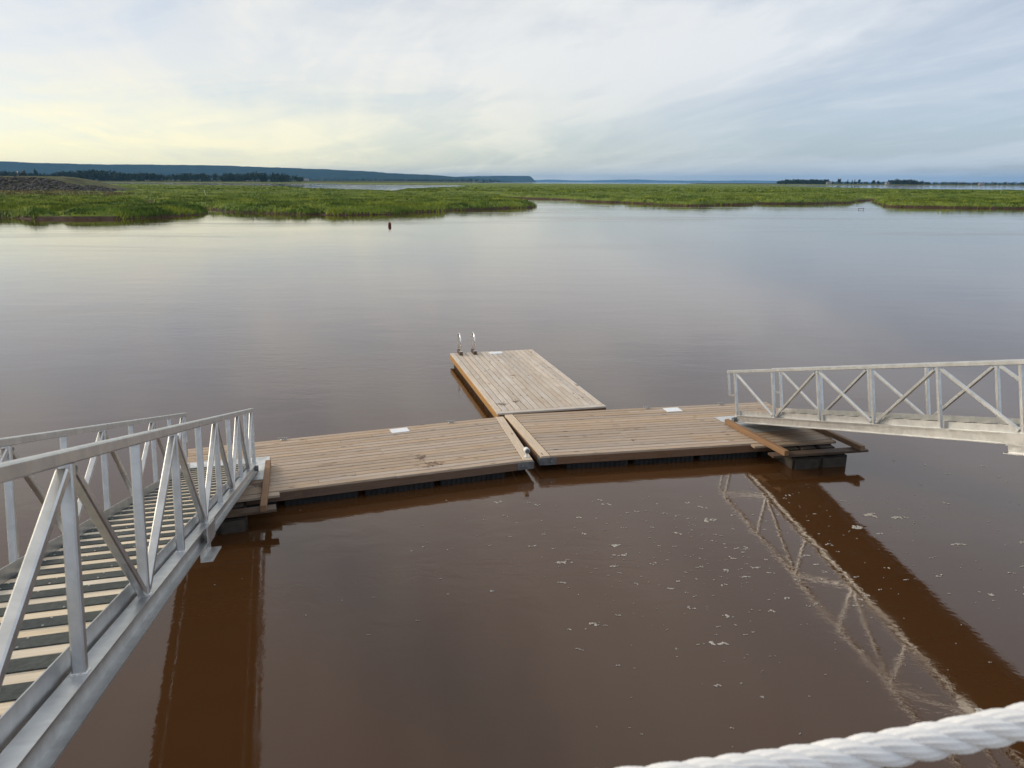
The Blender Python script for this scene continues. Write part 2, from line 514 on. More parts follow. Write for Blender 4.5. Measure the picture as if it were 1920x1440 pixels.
t.set(Base_Color=t.mix(t.ramp(zz, 0.28, 0.50), mud, gcol), Roughness=0.9, Specular_IOR_Level=0.15)
MAT['marsh'] = t.m
gx, gy = np.meshgrid(np.arange(-250, 250.1, 0.85), np.arange(94, 332.1, 0.85))
gz = land(gx, gy)
o = link('marsh', grid_mesh('marsh', gx, gy, gz), MAT['marsh'])
tag(o, 'green salt marsh flats with muddy banks', kind='structure')
fx, fy = np.meshgrid(np.arange(-1900, 1901, 9.0), np.arange(330, 2301, 9.0))
fz = land(fx, fy) - 0.02
o = link('far_marsh', grid_mesh('far_marsh', fx, fy, fz), MAT['marsh'])
tag(o, 'distant flat salt marsh reaching to the bay', kind='structure')

# ---- grass blades on the marsh (nobody could count them)
def grass_mat(name, a, b, c):
    t = NT(name)
    v = t.coord('Object')
    n1 = t.noise(v, 0.07, 4, 0.6, 0.8)
    n2 = t.noise(v, 0.6, 4, 0.6)
    col = t.mix(t.ramp(n1, 0.38, 0.64), a, b)
    col = t.mix(t.math('MULTIPLY', t.ramp(n2, 0.45, 0.7), 0.6), col, c)
    n3 = t.noise(v, 0.16, 3, 0.6, 0.5)
    hv = t.node('ShaderNodeHueSaturation')
    t.l.new(col, hv.inputs['Color'])
    t.put(hv.inputs['Value'], t.ramp(n3, 0.32, 0.68, 0.48, 1.36))
    t.put(hv.inputs['Hue'], t.ramp(n3, 0.3, 0.7, 0.525, 0.492))
    col = hv.outputs['Color']
    t.set(Base_Color=col, Roughness=0.7, Specular_IOR_Level=0.2)
    tr = t.node('ShaderNodeBsdfTranslucent')
    t.l.new(col, tr.inputs['Color'])
    ms = t.node('ShaderNodeMixShader')
    ms.inputs[0].default_value = 0.3
    t.l.new(t.b.outputs[0], ms.inputs[1])
    t.l.new(tr.outputs[0], ms.inputs[2])
    t.l.new(ms.outputs[0], t.out.inputs['Surface'])
    return t.m
MAT['grass'] = grass_mat('cord_grass', (0.125, 0.200, 0.027), (0.290, 0.335, 0.034), (0.158, 0.220, 0.041))
MAT['dry'] = grass_mat('dry_grass', (0.24, 0.18, 0.09), (0.18, 0.15, 0.07), (0.13, 0.13, 0.05))
def blades(name, x, y, z, hmin, hmax, wid, mat, label, seed, ndiv=1):
    r = np.random.default_rng(seed)
    n = len(x)
    a = r.uniform(0, 6.283, n)
    hgt = r.uniform(hmin, hmax, n) * (0.90 + 0.5 * wob(x, y, 61, 5.5) + 0.25 * wob(x, y, 62, 2.4)) * np.where(z < 0.55, 1.35, 1.0)
    w = wid * r.uniform(0.6, 1.4, n)
    la = 2.2 * wob(x, y, 12, 22) + r.normal(0, 0.7, n) - 0.6
    ll = hgt * r.uniform(0.25, 0.75, n)
    a = a % math.pi - math.pi / 2      # one winding for all blades
    dx, dy = np.cos(a) * w, np.sin(a) * w
    b0 = np.stack([x - dx, y - dy, z - 0.05], -1)
    b1 = np.stack([x + dx, y + dy, z - 0.05], -1)
    mx, my = x + np.cos(la) * ll * 0.3, y + np.sin(la) * ll * 0.3
    m0 = np.stack([mx - dx * 0.75, my - dy * 0.75, z + hgt * 0.6], -1)
    m1 = np.stack([mx + dx * 0.75, my + dy * 0.75, z + hgt * 0.6], -1)
    tp = np.stack([x + np.cos(la) * ll, y + np.sin(la) * ll, z + hgt], -1)
    co = np.stack([b0, b1, m1, m0, tp], 1).reshape(-1, 3)
    k = np.arange(n) * 5
    tri = np.concatenate([np.stack([k, k + 1, k + 2], -1), np.stack([k, k + 2, k + 3], -1), np.stack([k + 3, k + 2, k + 4], -1)])
    me = bpy.data.meshes.new(name)
    raw_mesh(me, co, tri, True)
    # blades in a sward are lit much like the ground they cover: lean their normals to the terrain's
    e = 0.5
    z0 = land(x, y)
    nx, ny = -(land(x + e, y) - z0) / e, -(land(x, y + e) - z0) / e
    g = np.stack([1.6 * nx, 1.6 * ny, np.ones(n)], -1)
    g /= np.linalg.norm(g, axis=1)[:, None]
    bl = np.stack([np.sin(a), -np.cos(a), np.zeros(n)], -1)
    g = g * 0.85 + bl * 0.15 + r.normal(0, 0.07, (n, 3))
    g /= np.linalg.norm(g, axis=1)[:, None]
    me.normals_split_custom_set_from_vertices(np.repeat(g, 5, 0).astype(np.float32))
    return tag(link(name, me, mat), label, kind='stuff')
def scatter(n, x0, x1, y0, y1, seed, pw=2.0):
    r = np.random.default_rng(seed)
    # density falls with distance
    uu = r.uniform(0, 1, n)
    y = 1 / (1 / y0 + uu * (1 / y1 - 1 / y0))
    x = r.uniform(-1, 1, n) * y * 0.80
    return x, y
x, y = scatter(330000, 0, 0, 98, 332, 21)
z = land(x, y)
patch = wob(x, y, 31, 6)
dikezone = (x < -116) & (y > 222)
keep = (z > 0.0 + 0.18 * patch) & ~dikezone
# bare mud scarps where the bank has slumped
scarp = (np.hypot((x + 57) / 6.0, (y - 103) / 3.2) < 1 + 0.3 * patch) & (z < 0.55)
dry = (x < -104 + 6 * patch) & (y > 196 + 3 * patch) & (y < 224)
k1 = keep & ~scarp & ~dry
blades('marsh_grass', x[k1], y[k1], z[k1], 0.22, 0.52, 0.07, MAT['grass'], 'lush green cord grass covering the near marsh', 5)
k2 = keep & dry
blades('dry_grass', x[k2], y[k2], z[k2], 0.3, 0.7, 0.09, MAT['dry'], 'tan dry grass strip below the stone embankment', 6)
x, y = scatter(90000, 0, 0, 332, 1500, 22)
z = land(x, y)
k = z > 0.4
blades('distant_marsh_grass', x[k], y[k], z[k] - 0.1, 0.25, 0.5, 0.40, MAT['grass'], 'green grass cover of the far marsh', 7)

# ---- stone-faced embankment with footpath on top
ex, ey = np.meshgrid(np.arange(-300, -108, 1.2), np.arange(221, 282, 1.2))
endf = sstep((-114 - ex) / 30)
ev = np.clip(np.minimum((ey - 224) / 15, (276 - ey) / 22), 0, 1)
ez = 1.5 + 4.6 * sstep(ev * 0.98) ** 0.8 * endf + 0.12 * wob(ex, ey, 41, 5) - 0.5 * (1 - endf)
ez = np.where((ev <= 0), 0.4, ez)
o = link('embankment', grid_mesh('embankment', ex, ey, ez), None)
MAT['bank'] = grass_mat('bank_turf', (0.080, 0.092, 0.034), (0.120, 0.115, 0.045), (0.055, 0.075, 0.025))
o.data.materials.append(MAT['bank'])
tag(o, 'earth embankment with grassy crest', kind='structure')
def bank_h(x, y):
    e = sstep((-114 - x) / 30); q = np.clip(np.minimum((y - 224) / 15, (276 - y) / 22), 0, 1)
    return 1.5 + 4.6 * sstep(q * 0.98) ** 0.8 * e - 0.5 * (1 - e)
# rip-rap
ico = bmesh.new(); bmesh.ops.create_icosphere(ico, subdivisions=1, radius=1)
iv = np.array([v.co[:] for v in ico.verts]); iff = np.array([[q.index for q in f.verts] for f in ico.faces]); ico.free()
R = np.random.default_rng(77)
nst = 3800
sx = R.uniform(-215, -108, nst); sy = 224.5 + R.uniform(0, 1, nst) ** 1.1 * 11.5
sy = np.where(sx > -128, 224.5 + R.uniform(0, 1, nst) * 20, sy)
sz = bank_h(sx, sy)
ss = R.uniform(0.25, 0.72, nst)
co = iv[None] * R.uniform(0.6, 1.25, (nst, len(iv), 1)) * ss[:, None, None] * R.uniform(0.6, 1.3, (nst, 1, 3))
ang = R.uniform(0, 6.28, nst)
ca, sa = np.cos(ang)[:, None], np.sin(ang)[:, None]
co = np.stack([co[..., 0] * ca - co[..., 1] * sa, co[..., 0] * sa + co[..., 1] * ca, co[..., 2] * 0.75], -1)
co += np.stack([sx, sy, sz + 0.05], -1)[:, None]
fc = (iff[None] + (np.arange(nst) * len(iv))[:, None, None]).reshape(-1, 3)
me = bpy.data.meshes.new('riprap'); raw_mesh(me, co.reshape(-1, 3), fc)
t = NT('grey_riprap_stone')
nn = t.noise(t.coord('Object'), 0.9, 3, 0.6)
t.set(Base_Color=t.mix(t.ramp(nn, 0.3, 0.7), (0.020, 0.019, 0.018), (0.085, 0.082, 0.078)), Roughness=0.9)
tag(link('riprap', me, t.m), 'grey rip-rap stones facing the embankment', kind='stuff')

# ------------------------------------------------------------------ far land and hills
t = NT('far_field')
nn = t.noise(t.coord('Object', (1, 3, 1)), 0.004, 5, 0.6)
t.set(Base_Color=t.mix(t.ramp(nn, 0.35, 0.65), (0.060, 0.072, 0.030), (0.11, 0.10, 0.055)), Roughness=1.0, Specular_IOR_Level=0.0)
MAT['field'] = t.m
def far_land(name, xs, ys, zfun, label):
    X, Y = np.meshgrid(xs, ys)
    o = link(name, grid_mesh(name, X, Y, zfun(X, Y)), MAT['field'])
    return tag(o, label, kind='structure')
def lz(X, Y):
    edge = np.interp(X, [-9000, -900, -620, -300, 300], [1850, 1900, 2000, 4300, 5200])
    return np.clip((Y - edge) / 30, -1.5, 1) * 1.2 + np.clip((Y - edge) / 500, 0, 1) * 3.2 + np.clip((Y - edge - 500) / 4000, 0, 1) * 5
far_land('far_shore', np.linspace(-9000, -200, 130), np.concatenate([np.linspace(1800, 2600, 28), np.linspace(2700, 10500, 40)]), lz, 'flat farmland on the far left shore')
def rz(X, Y):
    edge = 2420 + 0.00 * X
    left = np.clip((X - 780) / 60, -1.5, 1)
    return np.minimum(np.clip((Y - edge) / 40, -1.5, 1), left) * 1.4 + np.clip((Y - edge - 60) / 400, 0, 1) * np.clip(left, 0, 1) * 2.0
far_land('far_headland', np.linspace(700, 3600, 90), np.linspace(2360, 3600, 40), rz, 'low wooded headland across the bay on the right')

t = NT('forested_hill')
v = t.coord('Object')
nn = t.noise(v, 0.006, 6, 0.65)
t.bump(nn, 0.8, 60)
t.set(Base_Color=t.mix(t.ramp(nn, 0.35, 0.65), (0.012, 0.022, 0.012), (0.026, 0.040, 0.019)), Roughness=1.0, Specular_IOR_Level=0.0)
MAT['hill'] = t.m
def ridge(name, prof, ydist, depth, seed, label, rough=5.0):
    xs = np.linspace(prof[0][0], prof[-1][0], 420)
    top = np.interp(xs, [p[0] for p in prof], [p[1] for p in prof])
    vv = np.linspace(-1, 1, 25)
    X = np.repeat(xs[None], 25, 0)
    Y = ydist + vv[:, None] * depth + 0 * X
    r = np.random.default_rng(seed)
    fine = sum(np.interp(xs, np.linspace(xs[0], xs[-1], m), r.normal(0, 1, m)) * s for m, s in ((30, .5), (90, .35), (300, .3)))
    Z = top[None] * (1 - np.abs(vv[:, None]) ** 1.6) + rough * fine[None] * (1 - np.abs(vv[:, None])) + 4 * wob(X, Y, seed, 900) * (1 - vv[:, None] ** 2) * (np.abs(vv[:, None]) > 0.05)
    Z[0] = -1.0; Z[-1] = -1.0
    o = link(name, grid_mesh(name, X, Y, Z), MAT['hill'])
    return tag(o, label, kind='structure')
ridge('wooded_ridge', [(-11500,224),(-8407,230),(-7074,229),(-6408,225),(-5744,208),(-5080,192),(-4413,194),(-3746,191),(-3214,173),(-2681,156),(-2281,145),(-1748,121),(-1481,103),(-1214,91),(-847,73),(-412,45),(-10,10)], 10000, 1500, 91, 'long dark blue wooded ridge behind the left shore', 5.0)
ridge('cape', [(-3200,20),(-1890,40),(-1233,77),(-858,92),(-577,102),(-108,109),(240,107),(305,101),(332,76),(366,40),(384,-1)], 14000, 1500, 92, 'blue headland ending in a cliff in the middle of the skyline', 2.0)
ridge('far_hills', [(-2400,40),(-433,52),(773,66),(1376,98),(2180,72),(2783,64),(3787,92),(4590,114),(5395,84),(6601,69),(7002,85),(7405,73),(8810,92),(9615,81),(10822,66),(14847,50),(21000,40)], 30000, 2500, 93, 'pale blue hills far across the bay', 3.0)

# ------------------------------------------------------------------ trees
def leaf_mat(name, a, b):
    t = NT(name)
    nn = t.noise(t.coord('Object'), 0.25, 4, 0.6)
    oi = t.node('ShaderNodeObjectInfo')
    c = t.mix(t.ramp(nn, 0.35, 0.65), a, b)
    t.set(Base_Color=c, Roughness=0.9, Specular_IOR_Level=0.1)
    return t.m
MAT['leaf'] = leaf_mat('dark_foliage', (0.014, 0.024, 0.009), (0.036, 0.054, 0.018))
MAT['bark'] = plain('bark', (0.09, 0.07, 0.055), 0.9)
def crown_points(r, n, cx, cy, z0, rx, rz, kind):
    if kind == 'conifer':
        tt = r.uniform(0, 1, n) ** 0.7
        zz = z0 + (1 - tt) * 2 * rz
        rad = rx * tt * r.uniform(0.5, 1.0, n)
        a = r.uniform(0, 6.283, n)
        return np.stack([cx + rad * np.cos(a), cy + rad * np.sin(a), zz], -1)
    nl = 7
    lob = np.stack([r.normal(0, 0.45, nl) * rx, r.normal(0, 0.45, nl) * rx, r.uniform(-0.55, 0.6, nl) * rz], -1)
    pk = r.integers(0, nl, n)
    d = r.normal(0, 1, (n, 3)); d /= np.linalg.norm(d, axis=1)[:, None]
    p = lob[pk] + d * r.uniform(0.7, 1.05, (n, 1)) * np.array([rx * 0.52, rx * 0.52, rz * 0.48])
    return p + np.array([cx, cy, z0 + rz])
def leaf_faces(r, P, size):
    n = len(P)
    a = r.normal(0, 1, (n, 3)); a /= np.linalg.norm(a, axis=1)[:, None]
    b = np.cross(a, r.normal(0, 1, (n, 3))); b /= np.linalg.norm(b, axis=1)[:, None]
    s = size * r.uniform(0.6, 1.3, (n, 1))
    co = np.stack([P - a * s, P + b * s * 0.8, P + a * s, P - b * s * 0.8], 1).reshape(-1, 3)
    return co, np.arange(n * 4).reshape(-1, 4)
def tree(x, y, z, h, w, kind, label, group, name='tree', seed=0):
    r = np.random.default_rng(seed)
    root = empty(name, Matrix.Translation((x, y, z)))
    tag(root, label, 'tree', group)
    MB().tube([(0, 0, -0.3), (0.1, 0, h * 0.3), (0, 0.1, h * 0.8)], [h * 0.022, h * 0.016, h * 0.006], 7).build('trunk', MAT['bark'], root)
    m = MB()
    for k in range(5):
        a = r.uniform(0, 6.28); hh = h * r.uniform(0.3, 0.6)
        m.tube([(0, 0, hh), (math.cos(a) * w * 0.5, math.sin(a) * w * 0.5, hh + h * 0.18)], [h * 0.008, h * 0.003], 5)
    m.build('limbs', MAT['bark'], root)
    z0 = 0.08 * h if kind == 'conifer' else 0.14 * h
    P = crown_points(r, 420, 0, 0, z0, w, (h - z0) / 2, kind)
    co, f = leaf_faces(r, P, 0.055 * h)
    me = bpy.data.meshes.new('crown'); raw_mesh(me, co, f)
    link('crown', me, MAT['leaf'], root)
    return root
def wood_mass(name, xs, ys, zs, hs, label, seed, per=70, wr=0.42, leaf=0.09):
    r = np.random.default_rng(seed)
    C, Fc, b = [], [], 0
    for x, y, z, h in zip(xs, ys, zs, hs):
        P = crown_points(r, per, x, y, z, h * wr * r.uniform(0.8, 1.2), h / 2, 'conifer' if r.uniform() < 0.12 else 'round')
        P[:, 2] = np.maximum(P[:, 2], z)
        co, f = leaf_faces(r, P, h * leaf)
        C.append(co); Fc.append(f + b); b += len(co)
    me = bpy.data.meshes.new(name); raw_mesh(me, np.concatenate(C), np.concatenate(Fc))
    return tag(link(name, me, MAT['leaf']), label, kind='stuff')
def at_px(px, d): return (px - 960) / 1443 * d * 0.967
R = np.random.default_rng(5)
# left wood: crown heights follow the skyline of the wood
n = 620
pxs = R.uniform(-120, 566, n); d = R.uniform(2080, 2330, n)
hh = np.interp(pxs, [-120, 0, 60, 90, 120, 180, 230, 300, 400, 480, 540, 566], [25, 24, 19, 18, 25, 27, 21, 20, 20, 22, 19, 12]) * R.uniform(0.75, 1.12, n)
wood_mass('wood', [at_px(p, q) for p, q in zip(pxs, d)], d, np.full(n, 3.6), hh, 'dark wood along the far left shore', 51)
n = 300
pxs = np.concatenate([R.uniform(560, 936, 240), R.uniform(600, 860, 60)]); d = R.uniform(4700, 5200, n)
wood_mass('shore_wood', [at_px(p, q) for p, q in zip(pxs, d)], d, np.full(n, 3.0), R.uniform(9, 21, n), 'thin line of trees on the shore below the ridge', 52, per=50)
n = 210
pxs = np.concatenate([R.uniform(1456, 1550, 130), R.uniform(1668, 1742, 80)]); d = R.uniform(2500, 2680, n)
hh = np.where(pxs < 1560, np.interp(pxs, [1450, 1465, 1482, 1500, 1550], [6, 12, 17, 14, 14]), np.interp(pxs, [1668, 1682, 1710, 1742], [14, 16, 14, 8])) * R.uniform(0.8, 1.15, n)
wood_mass('headland_wood', [at_px(p, q) for p, q in zip(pxs, d)], d, np.full(n, 1.6), hh, 'rounded dark wood on the right headland', 53, per=80)
n = 860
pxs = R.uniform(1455, 2150, n); d = R.uniform(2500, 2800, n)
wood_mass('low_wood', [at_px(p, q) for p, q in zip(pxs, d)], d, np.full(n, 1.6), R.uniform(5.5, 10.5, n), 'low hedge of trees along the right headland', 54, per=40)
TR = [(1571, 18, 4.6, 'round', 'tallest round tree just right of the headland wood'), (1588, 15, 2.2, 'conifer', 'narrow tree right of the tall round headland tree'),
      (1596, 15, 2.4, 'conifer', 'slim tree, middle one of three on the headland'), (1601, 15.5, 2.6, 'conifer', 'slim tree closing the row of three on the headland'),
      (1609, 15, 4.0, 'round', 'bushy tree beside the row of slim headland trees'), (1636, 15, 4.2, 'round', 'lone round tree halfway along the headland'),
      (1645, 12, 3.4, 'round', 'shorter tree right of the lone round headland tree'), (1665, 14, 3.2, 'round', 'tree in front of the pale farmhouse at the second wood'),
      (1679, 18.5, 3.0, 'conifer', 'pointed tree, highest above the second headland wood'), (1692, 16, 2.6, 'conifer', 'pointed tree over the middle of the second headland wood'),
      (1707, 16, 2.6, 'conifer', 'left one of two pointed trees ending the second wood'), (1712, 15.5, 2.4, 'conifer', 'right one of two pointed trees ending the second wood'),
      (12, 27, 4.5, 'round', 'broad tree leftmost above the embankment'), (47, 25, 3.5, 'round', 'tall narrow tree right above the two walkers'),
      (68, 28, 5.0, 'round', 'dark flat-topped tree standing above the wood right of the walkers')]
for i, (p, h, w, kd, lab) in enumerate(TR):
    dd = 2495 if p > 1000 else 2070
    tree(at_px(p, dd), dd, 1.5 if p > 1000 else 3.4, h, w, kd, lab, 'trees standing out on the far shores', seed=100 + i)

# ------------------------------------------------------------------ farmhouses on the far shores
MAT['wall'] = plain('white_clapboard', (0.30, 0.30, 0.295), 0.8, var=0.06)
MAT['roof'] = plain('grey_roof', (0.16, 0.16, 0.17), 0.85)
MAT['glass'] = plain('window_glass', (0.03, 0.035, 0.04), 0.15, bump=0)
def house(x, y, z, L, W, Hh, label, rot=0.0):
    root = empty('farmhouse', Matrix.Translation((x, y, z)) @ Matrix.Rotation(rot, 4, 'Z'))
    tag(root, label, 'house', 'white farm buildings on the far shores')
    rh = W * 0.4
    v = [(-L/2,-W/2,-1),(L/2,-W/2,-1),(L/2,W/2,-1),(-L/2,W/2,-1),(-L/2,-W/2,Hh),(L/2,-W/2,Hh),(L/2,W/2,Hh),(-L/2,W/2,Hh),(-L/2,0,Hh+rh),(L/2,0,Hh+rh)]
    MB().add(v, [(0,1,5,4),(1,2,6,9,5),(2,3,7,6),(3,0,4,8,7),(4,5,9,8),(6,7,8,9)]).build('wall', MAT['wall'], root)
    sl = math.atan2(rh, W / 2)
    for s in (-1, 1):
        MB().box((0, s * W / 4 * 1.04, Hh + rh / 2 + 0.1), (L * 1.06, math.hypot(W / 2, rh) * 1.1, 0.2), Matrix.Rotation(-s * sl, 3, 'X')).build('roof', MAT['roof'], root)
    for k in range(3):
        MB().box((-L / 3 + k * L / 3, -W / 2 - 0.02, Hh * 0.55), (1.1, 0.12, 1.5)).build('window', MAT['glass'], root)
    return root
house(at_px(1553, 2485), 2485, 1.3, 15, 8, 5, 'long white farm building at the right end of the headland wood')
house(at_px(1662, 2480), 2480, 1.3, 11, 8, 5, 'white farmhouse left of the second headland wood', 0.3)
house(at_px(1838, 2470), 2470, 1.3, 13, 8, 4, 'lone pale building far right on the headland')
house(at_px(573, 3600), 3600, 4.5, 22, 12, 7, 'pale barn at the end of the left wood')
house(at_px(50, 2050), 2050, 3.2, 24, 10, 5, 'long white barn behind the two walkers')

# ------------------------------------------------------------------ two walkers on the embankment
MAT['skin'] = plain('skin', (0.45, 0.28, 0.20), 0.6)
MAT['whitecloth'] = plain('white_cloth', (0.72, 0.72, 0.70), 0.9)
MAT['darkcloth'] = plain('dark_cloth', (0.02, 0.02, 0.028), 0.9)
MAT['greycloth'] = plain('grey_cloth', (0.20, 0.20, 0.22), 0.9)
MAT['hair'] = plain('dark_hair', (0.03, 0.022, 0.016), 0.8)
def skinned(name, verts, edges, radii, mat, parent):
    me = bpy.data.meshes.new(name)
    me.from_pydata(verts, edges, [])
    o = link(name, me, mat, parent)
    sk = o.modifiers.new('skin', 'SKIN')
    if not me.skin_vertices: me.skin_vertices.new()
    for i, r in enumerate(radii): me.skin_vertices[0].data[i].radius = (r, r)
    me.skin_vertices[0].data[0].use_root = True
    ss_ = o.modifiers.new('sub', 'SUBSURF'); ss_.levels = 1; ss_.render_levels = 1
    return o
def walker(x, y, z, facing, top, legs, label):
    root = empty('person', Matrix.Translation((x, y, z)) @ Matrix.Rotation(facing, 4, 'Z'))
    tag(root, label, 'person', 'walkers on the embankment')
    V = [(0,0,.95),(0,0,1.15),(0,0,1.38),(0,.01,1.47),(0,.02,1.56),(0,.02,1.68),
         (-.09,.02,.90),(-.10,.12,.50),(-.10,.04,.08),(-.10,.16,.03),
         (.09,0,.90),(.10,-.06,.50),(.10,-.22,.10),(.10,-.10,.04),
         (-.19,0,1.38),(-.24,-.06,1.12),(-.23,.06,.88),(-.22,.09,.78),
         (.19,0,1.38),(.24,.05,1.12),(.23,.20,.90),(.22,.24,.80)]
    E_ = [(0,1),(1,2),(2,3),(3,4),(4,5),(0,6),(6,7),(7,8),(8,9),(0,10),(10,11),(11,12),(12,13),(2,14),(14,15),(15,16),(16,17),(2,18),(18,19),(19,20),(20,21)]
    Rr = [.13,.12,.14,.055,.085,.09,.085,.06,.045,.04,.085,.06,.045,.04,.06,.045,.035,.035,.06,.045,.035,.035]
    skinned('body', V, E_, Rr, MAT['skin'], root)
    skinned('shirt', [V[0], V[1], V[2], V[14], V[15], V[18], V[19]], [(0,1),(1,2),(2,3),(3,4),(2,5),(5,6)], [.15,.14,.165,.085,.065,.085,.065], top, root)
    skinned('trousers', [V[0], V[6], V[7], V[8], V[10], V[11], V[12]], [(0,1),(1,2),(2,3),(0,4),(4,5),(5,6)], [.15,.11,.085,.07,.11,.085,.07], legs, root)
    skinned('hair', [(0,-.01,1.60),(0,0,1.72)], [(0,1)], [.095,.085], MAT['hair'], root)
    return root
for px_, top, legs, lab in ((33, MAT['whitecloth'], MAT['greycloth'], 'person in a white top walking on the embankment'), (42, MAT['darkcloth'], MAT['darkcloth'], 'person in dark clothes walking on the embankment')):
    yy = 243.0
    xx = (px_ - 960) / 1443 * yy * 0.967
    walker(xx, yy, float(bank_h(np.array(xx), np.array(yy))) + 0.02, RAD(-90), top, legs, lab)

# ------------------------------------------------------------------ floating docks
DECK = 0.30
def zrot(a): return Matrix.Rotation(RAD(a), 4, 'Z')
def put_plank(parent, x0, x1, yc, w, ztop, th, mat, name='plank', dz=0.0, rz=0.0):
    L = x1 - x0
    o = link(name, plank_mesh(L, w, th, mat), None, parent, ((x0 + x1) / 2, yc, ztop - th / 2 + dz), (0, 0, rz))
    return o
def put_across(parent, xc, y0, y1, w, ztop, th, mat, name='plank', lean=0.0):
    L = y1 - y0
    return link(name, plank_mesh(L, w, th, mat), None, parent, (xc, (y0 + y1) / 2, ztop - th / 2), (0, 0, math.pi / 2 + lean))
def floats(parent, x0, x1, y0, y1, n):
    L = (x1 - x0) / n
    for k in range(n):
        m = MB()
        a, b = x0 + k * L + 0.06, x0 + (k + 1) * L - 0.06
        m.box(((a + b) / 2, (y0 + y1) / 2, -0.11), (b - a, y1 - y0, 0.46))
        nr = int((b - a) / 0.085)
        for j in range(nr):
            xx = a + (j + 0.5) * (b - a) / nr
            for yy in (y0 - 0.008, y1 + 0.008):
                m.box((xx, yy, -0.11), (0.045, 0.02, 0.43))
        m.build('float', MAT['float'], parent)
def cleat(parent, x, y, z, rot=0.0):
    m = MB()
    m.box((0, 0, 0.006), (0.16, 0.06, 0.012))
    for s in (-1, 1): m.tube([(s * 0.035, 0, 0.008), (s * 0.03, 0, 0.05)], [0.016, 0.012], 8)
    m.tube([(-0.13, 0, 0.068), (-0.08, 0, 0.058), (0, 0, 0.055), (0.08, 0, 0.058), (0.13, 0, 0.068)], [0.008, 0.013, 0.014, 0.013, 0.008], 8)
    o = m.build('cleat', MAT['bolt'], parent, (x, y, z), (0, 0, rot), True)
    o.scale = (0.72, 0.72, 0.72)
    return o
tS = NT('printed_notice')
vS = tS.coord('Object')
brS = tS.node('ShaderNodeTexNoise'); brS.inputs['Scale'].default_value = 1.0; brS.inputs['Detail'].default_value = 4
tS.l.new(tS.coord('Object', (26, 60, 1)), brS.inputs['Vector'])
inkb = tS.ramp(brS.outputs[0], 0.56, 0.60)
tS.set(Base_Color=tS.mix(tS.math('MULTIPLY', inkb, 0.45), (0.80, 0.82, 0.85), (0.30, 0.38, 0.52)), Roughness=0.35)
MAT['notice'] = tS.m
def notice(parent, x, y, w, h, rot, label):
    m = MB().box((0, 0, 0.004), (w, h, 0.008))
    for sx_ in (-1, 1):
        for sy_ in (-1, 1):
            m.lathe([(0.008, 0.008), (0.006, 0.011)], 6, (sx_ * (w / 2 - 0.02), sy_ * (h / 2 - 0.02), 0))
    o = m.build('notice_plate', MAT['notice'], parent, (x, y, DECK + 0.001), (0, 0, rot))
    o['label'] = label
def corner_bracket(parent, x, y, s):
    m = MB().box((x + s * 0.15, y - 0.004, DECK - 0.102), (0.30, 0.008, 0.135)).box((x - s * 0.004, y + 0.10, DECK - 0.102), (0.008, 0.21, 0.135))
    b = m.build('corner_bracket', MAT['galv'], parent)
    bm_ = MB().tube([(x + s * 0.21, y - 0.008, DECK - 0.10), (x + s * 0.21, y - 0.024, DECK - 0.10)], 0.016, 6)
    bm_.build('bolt', MAT['bolt'], b)

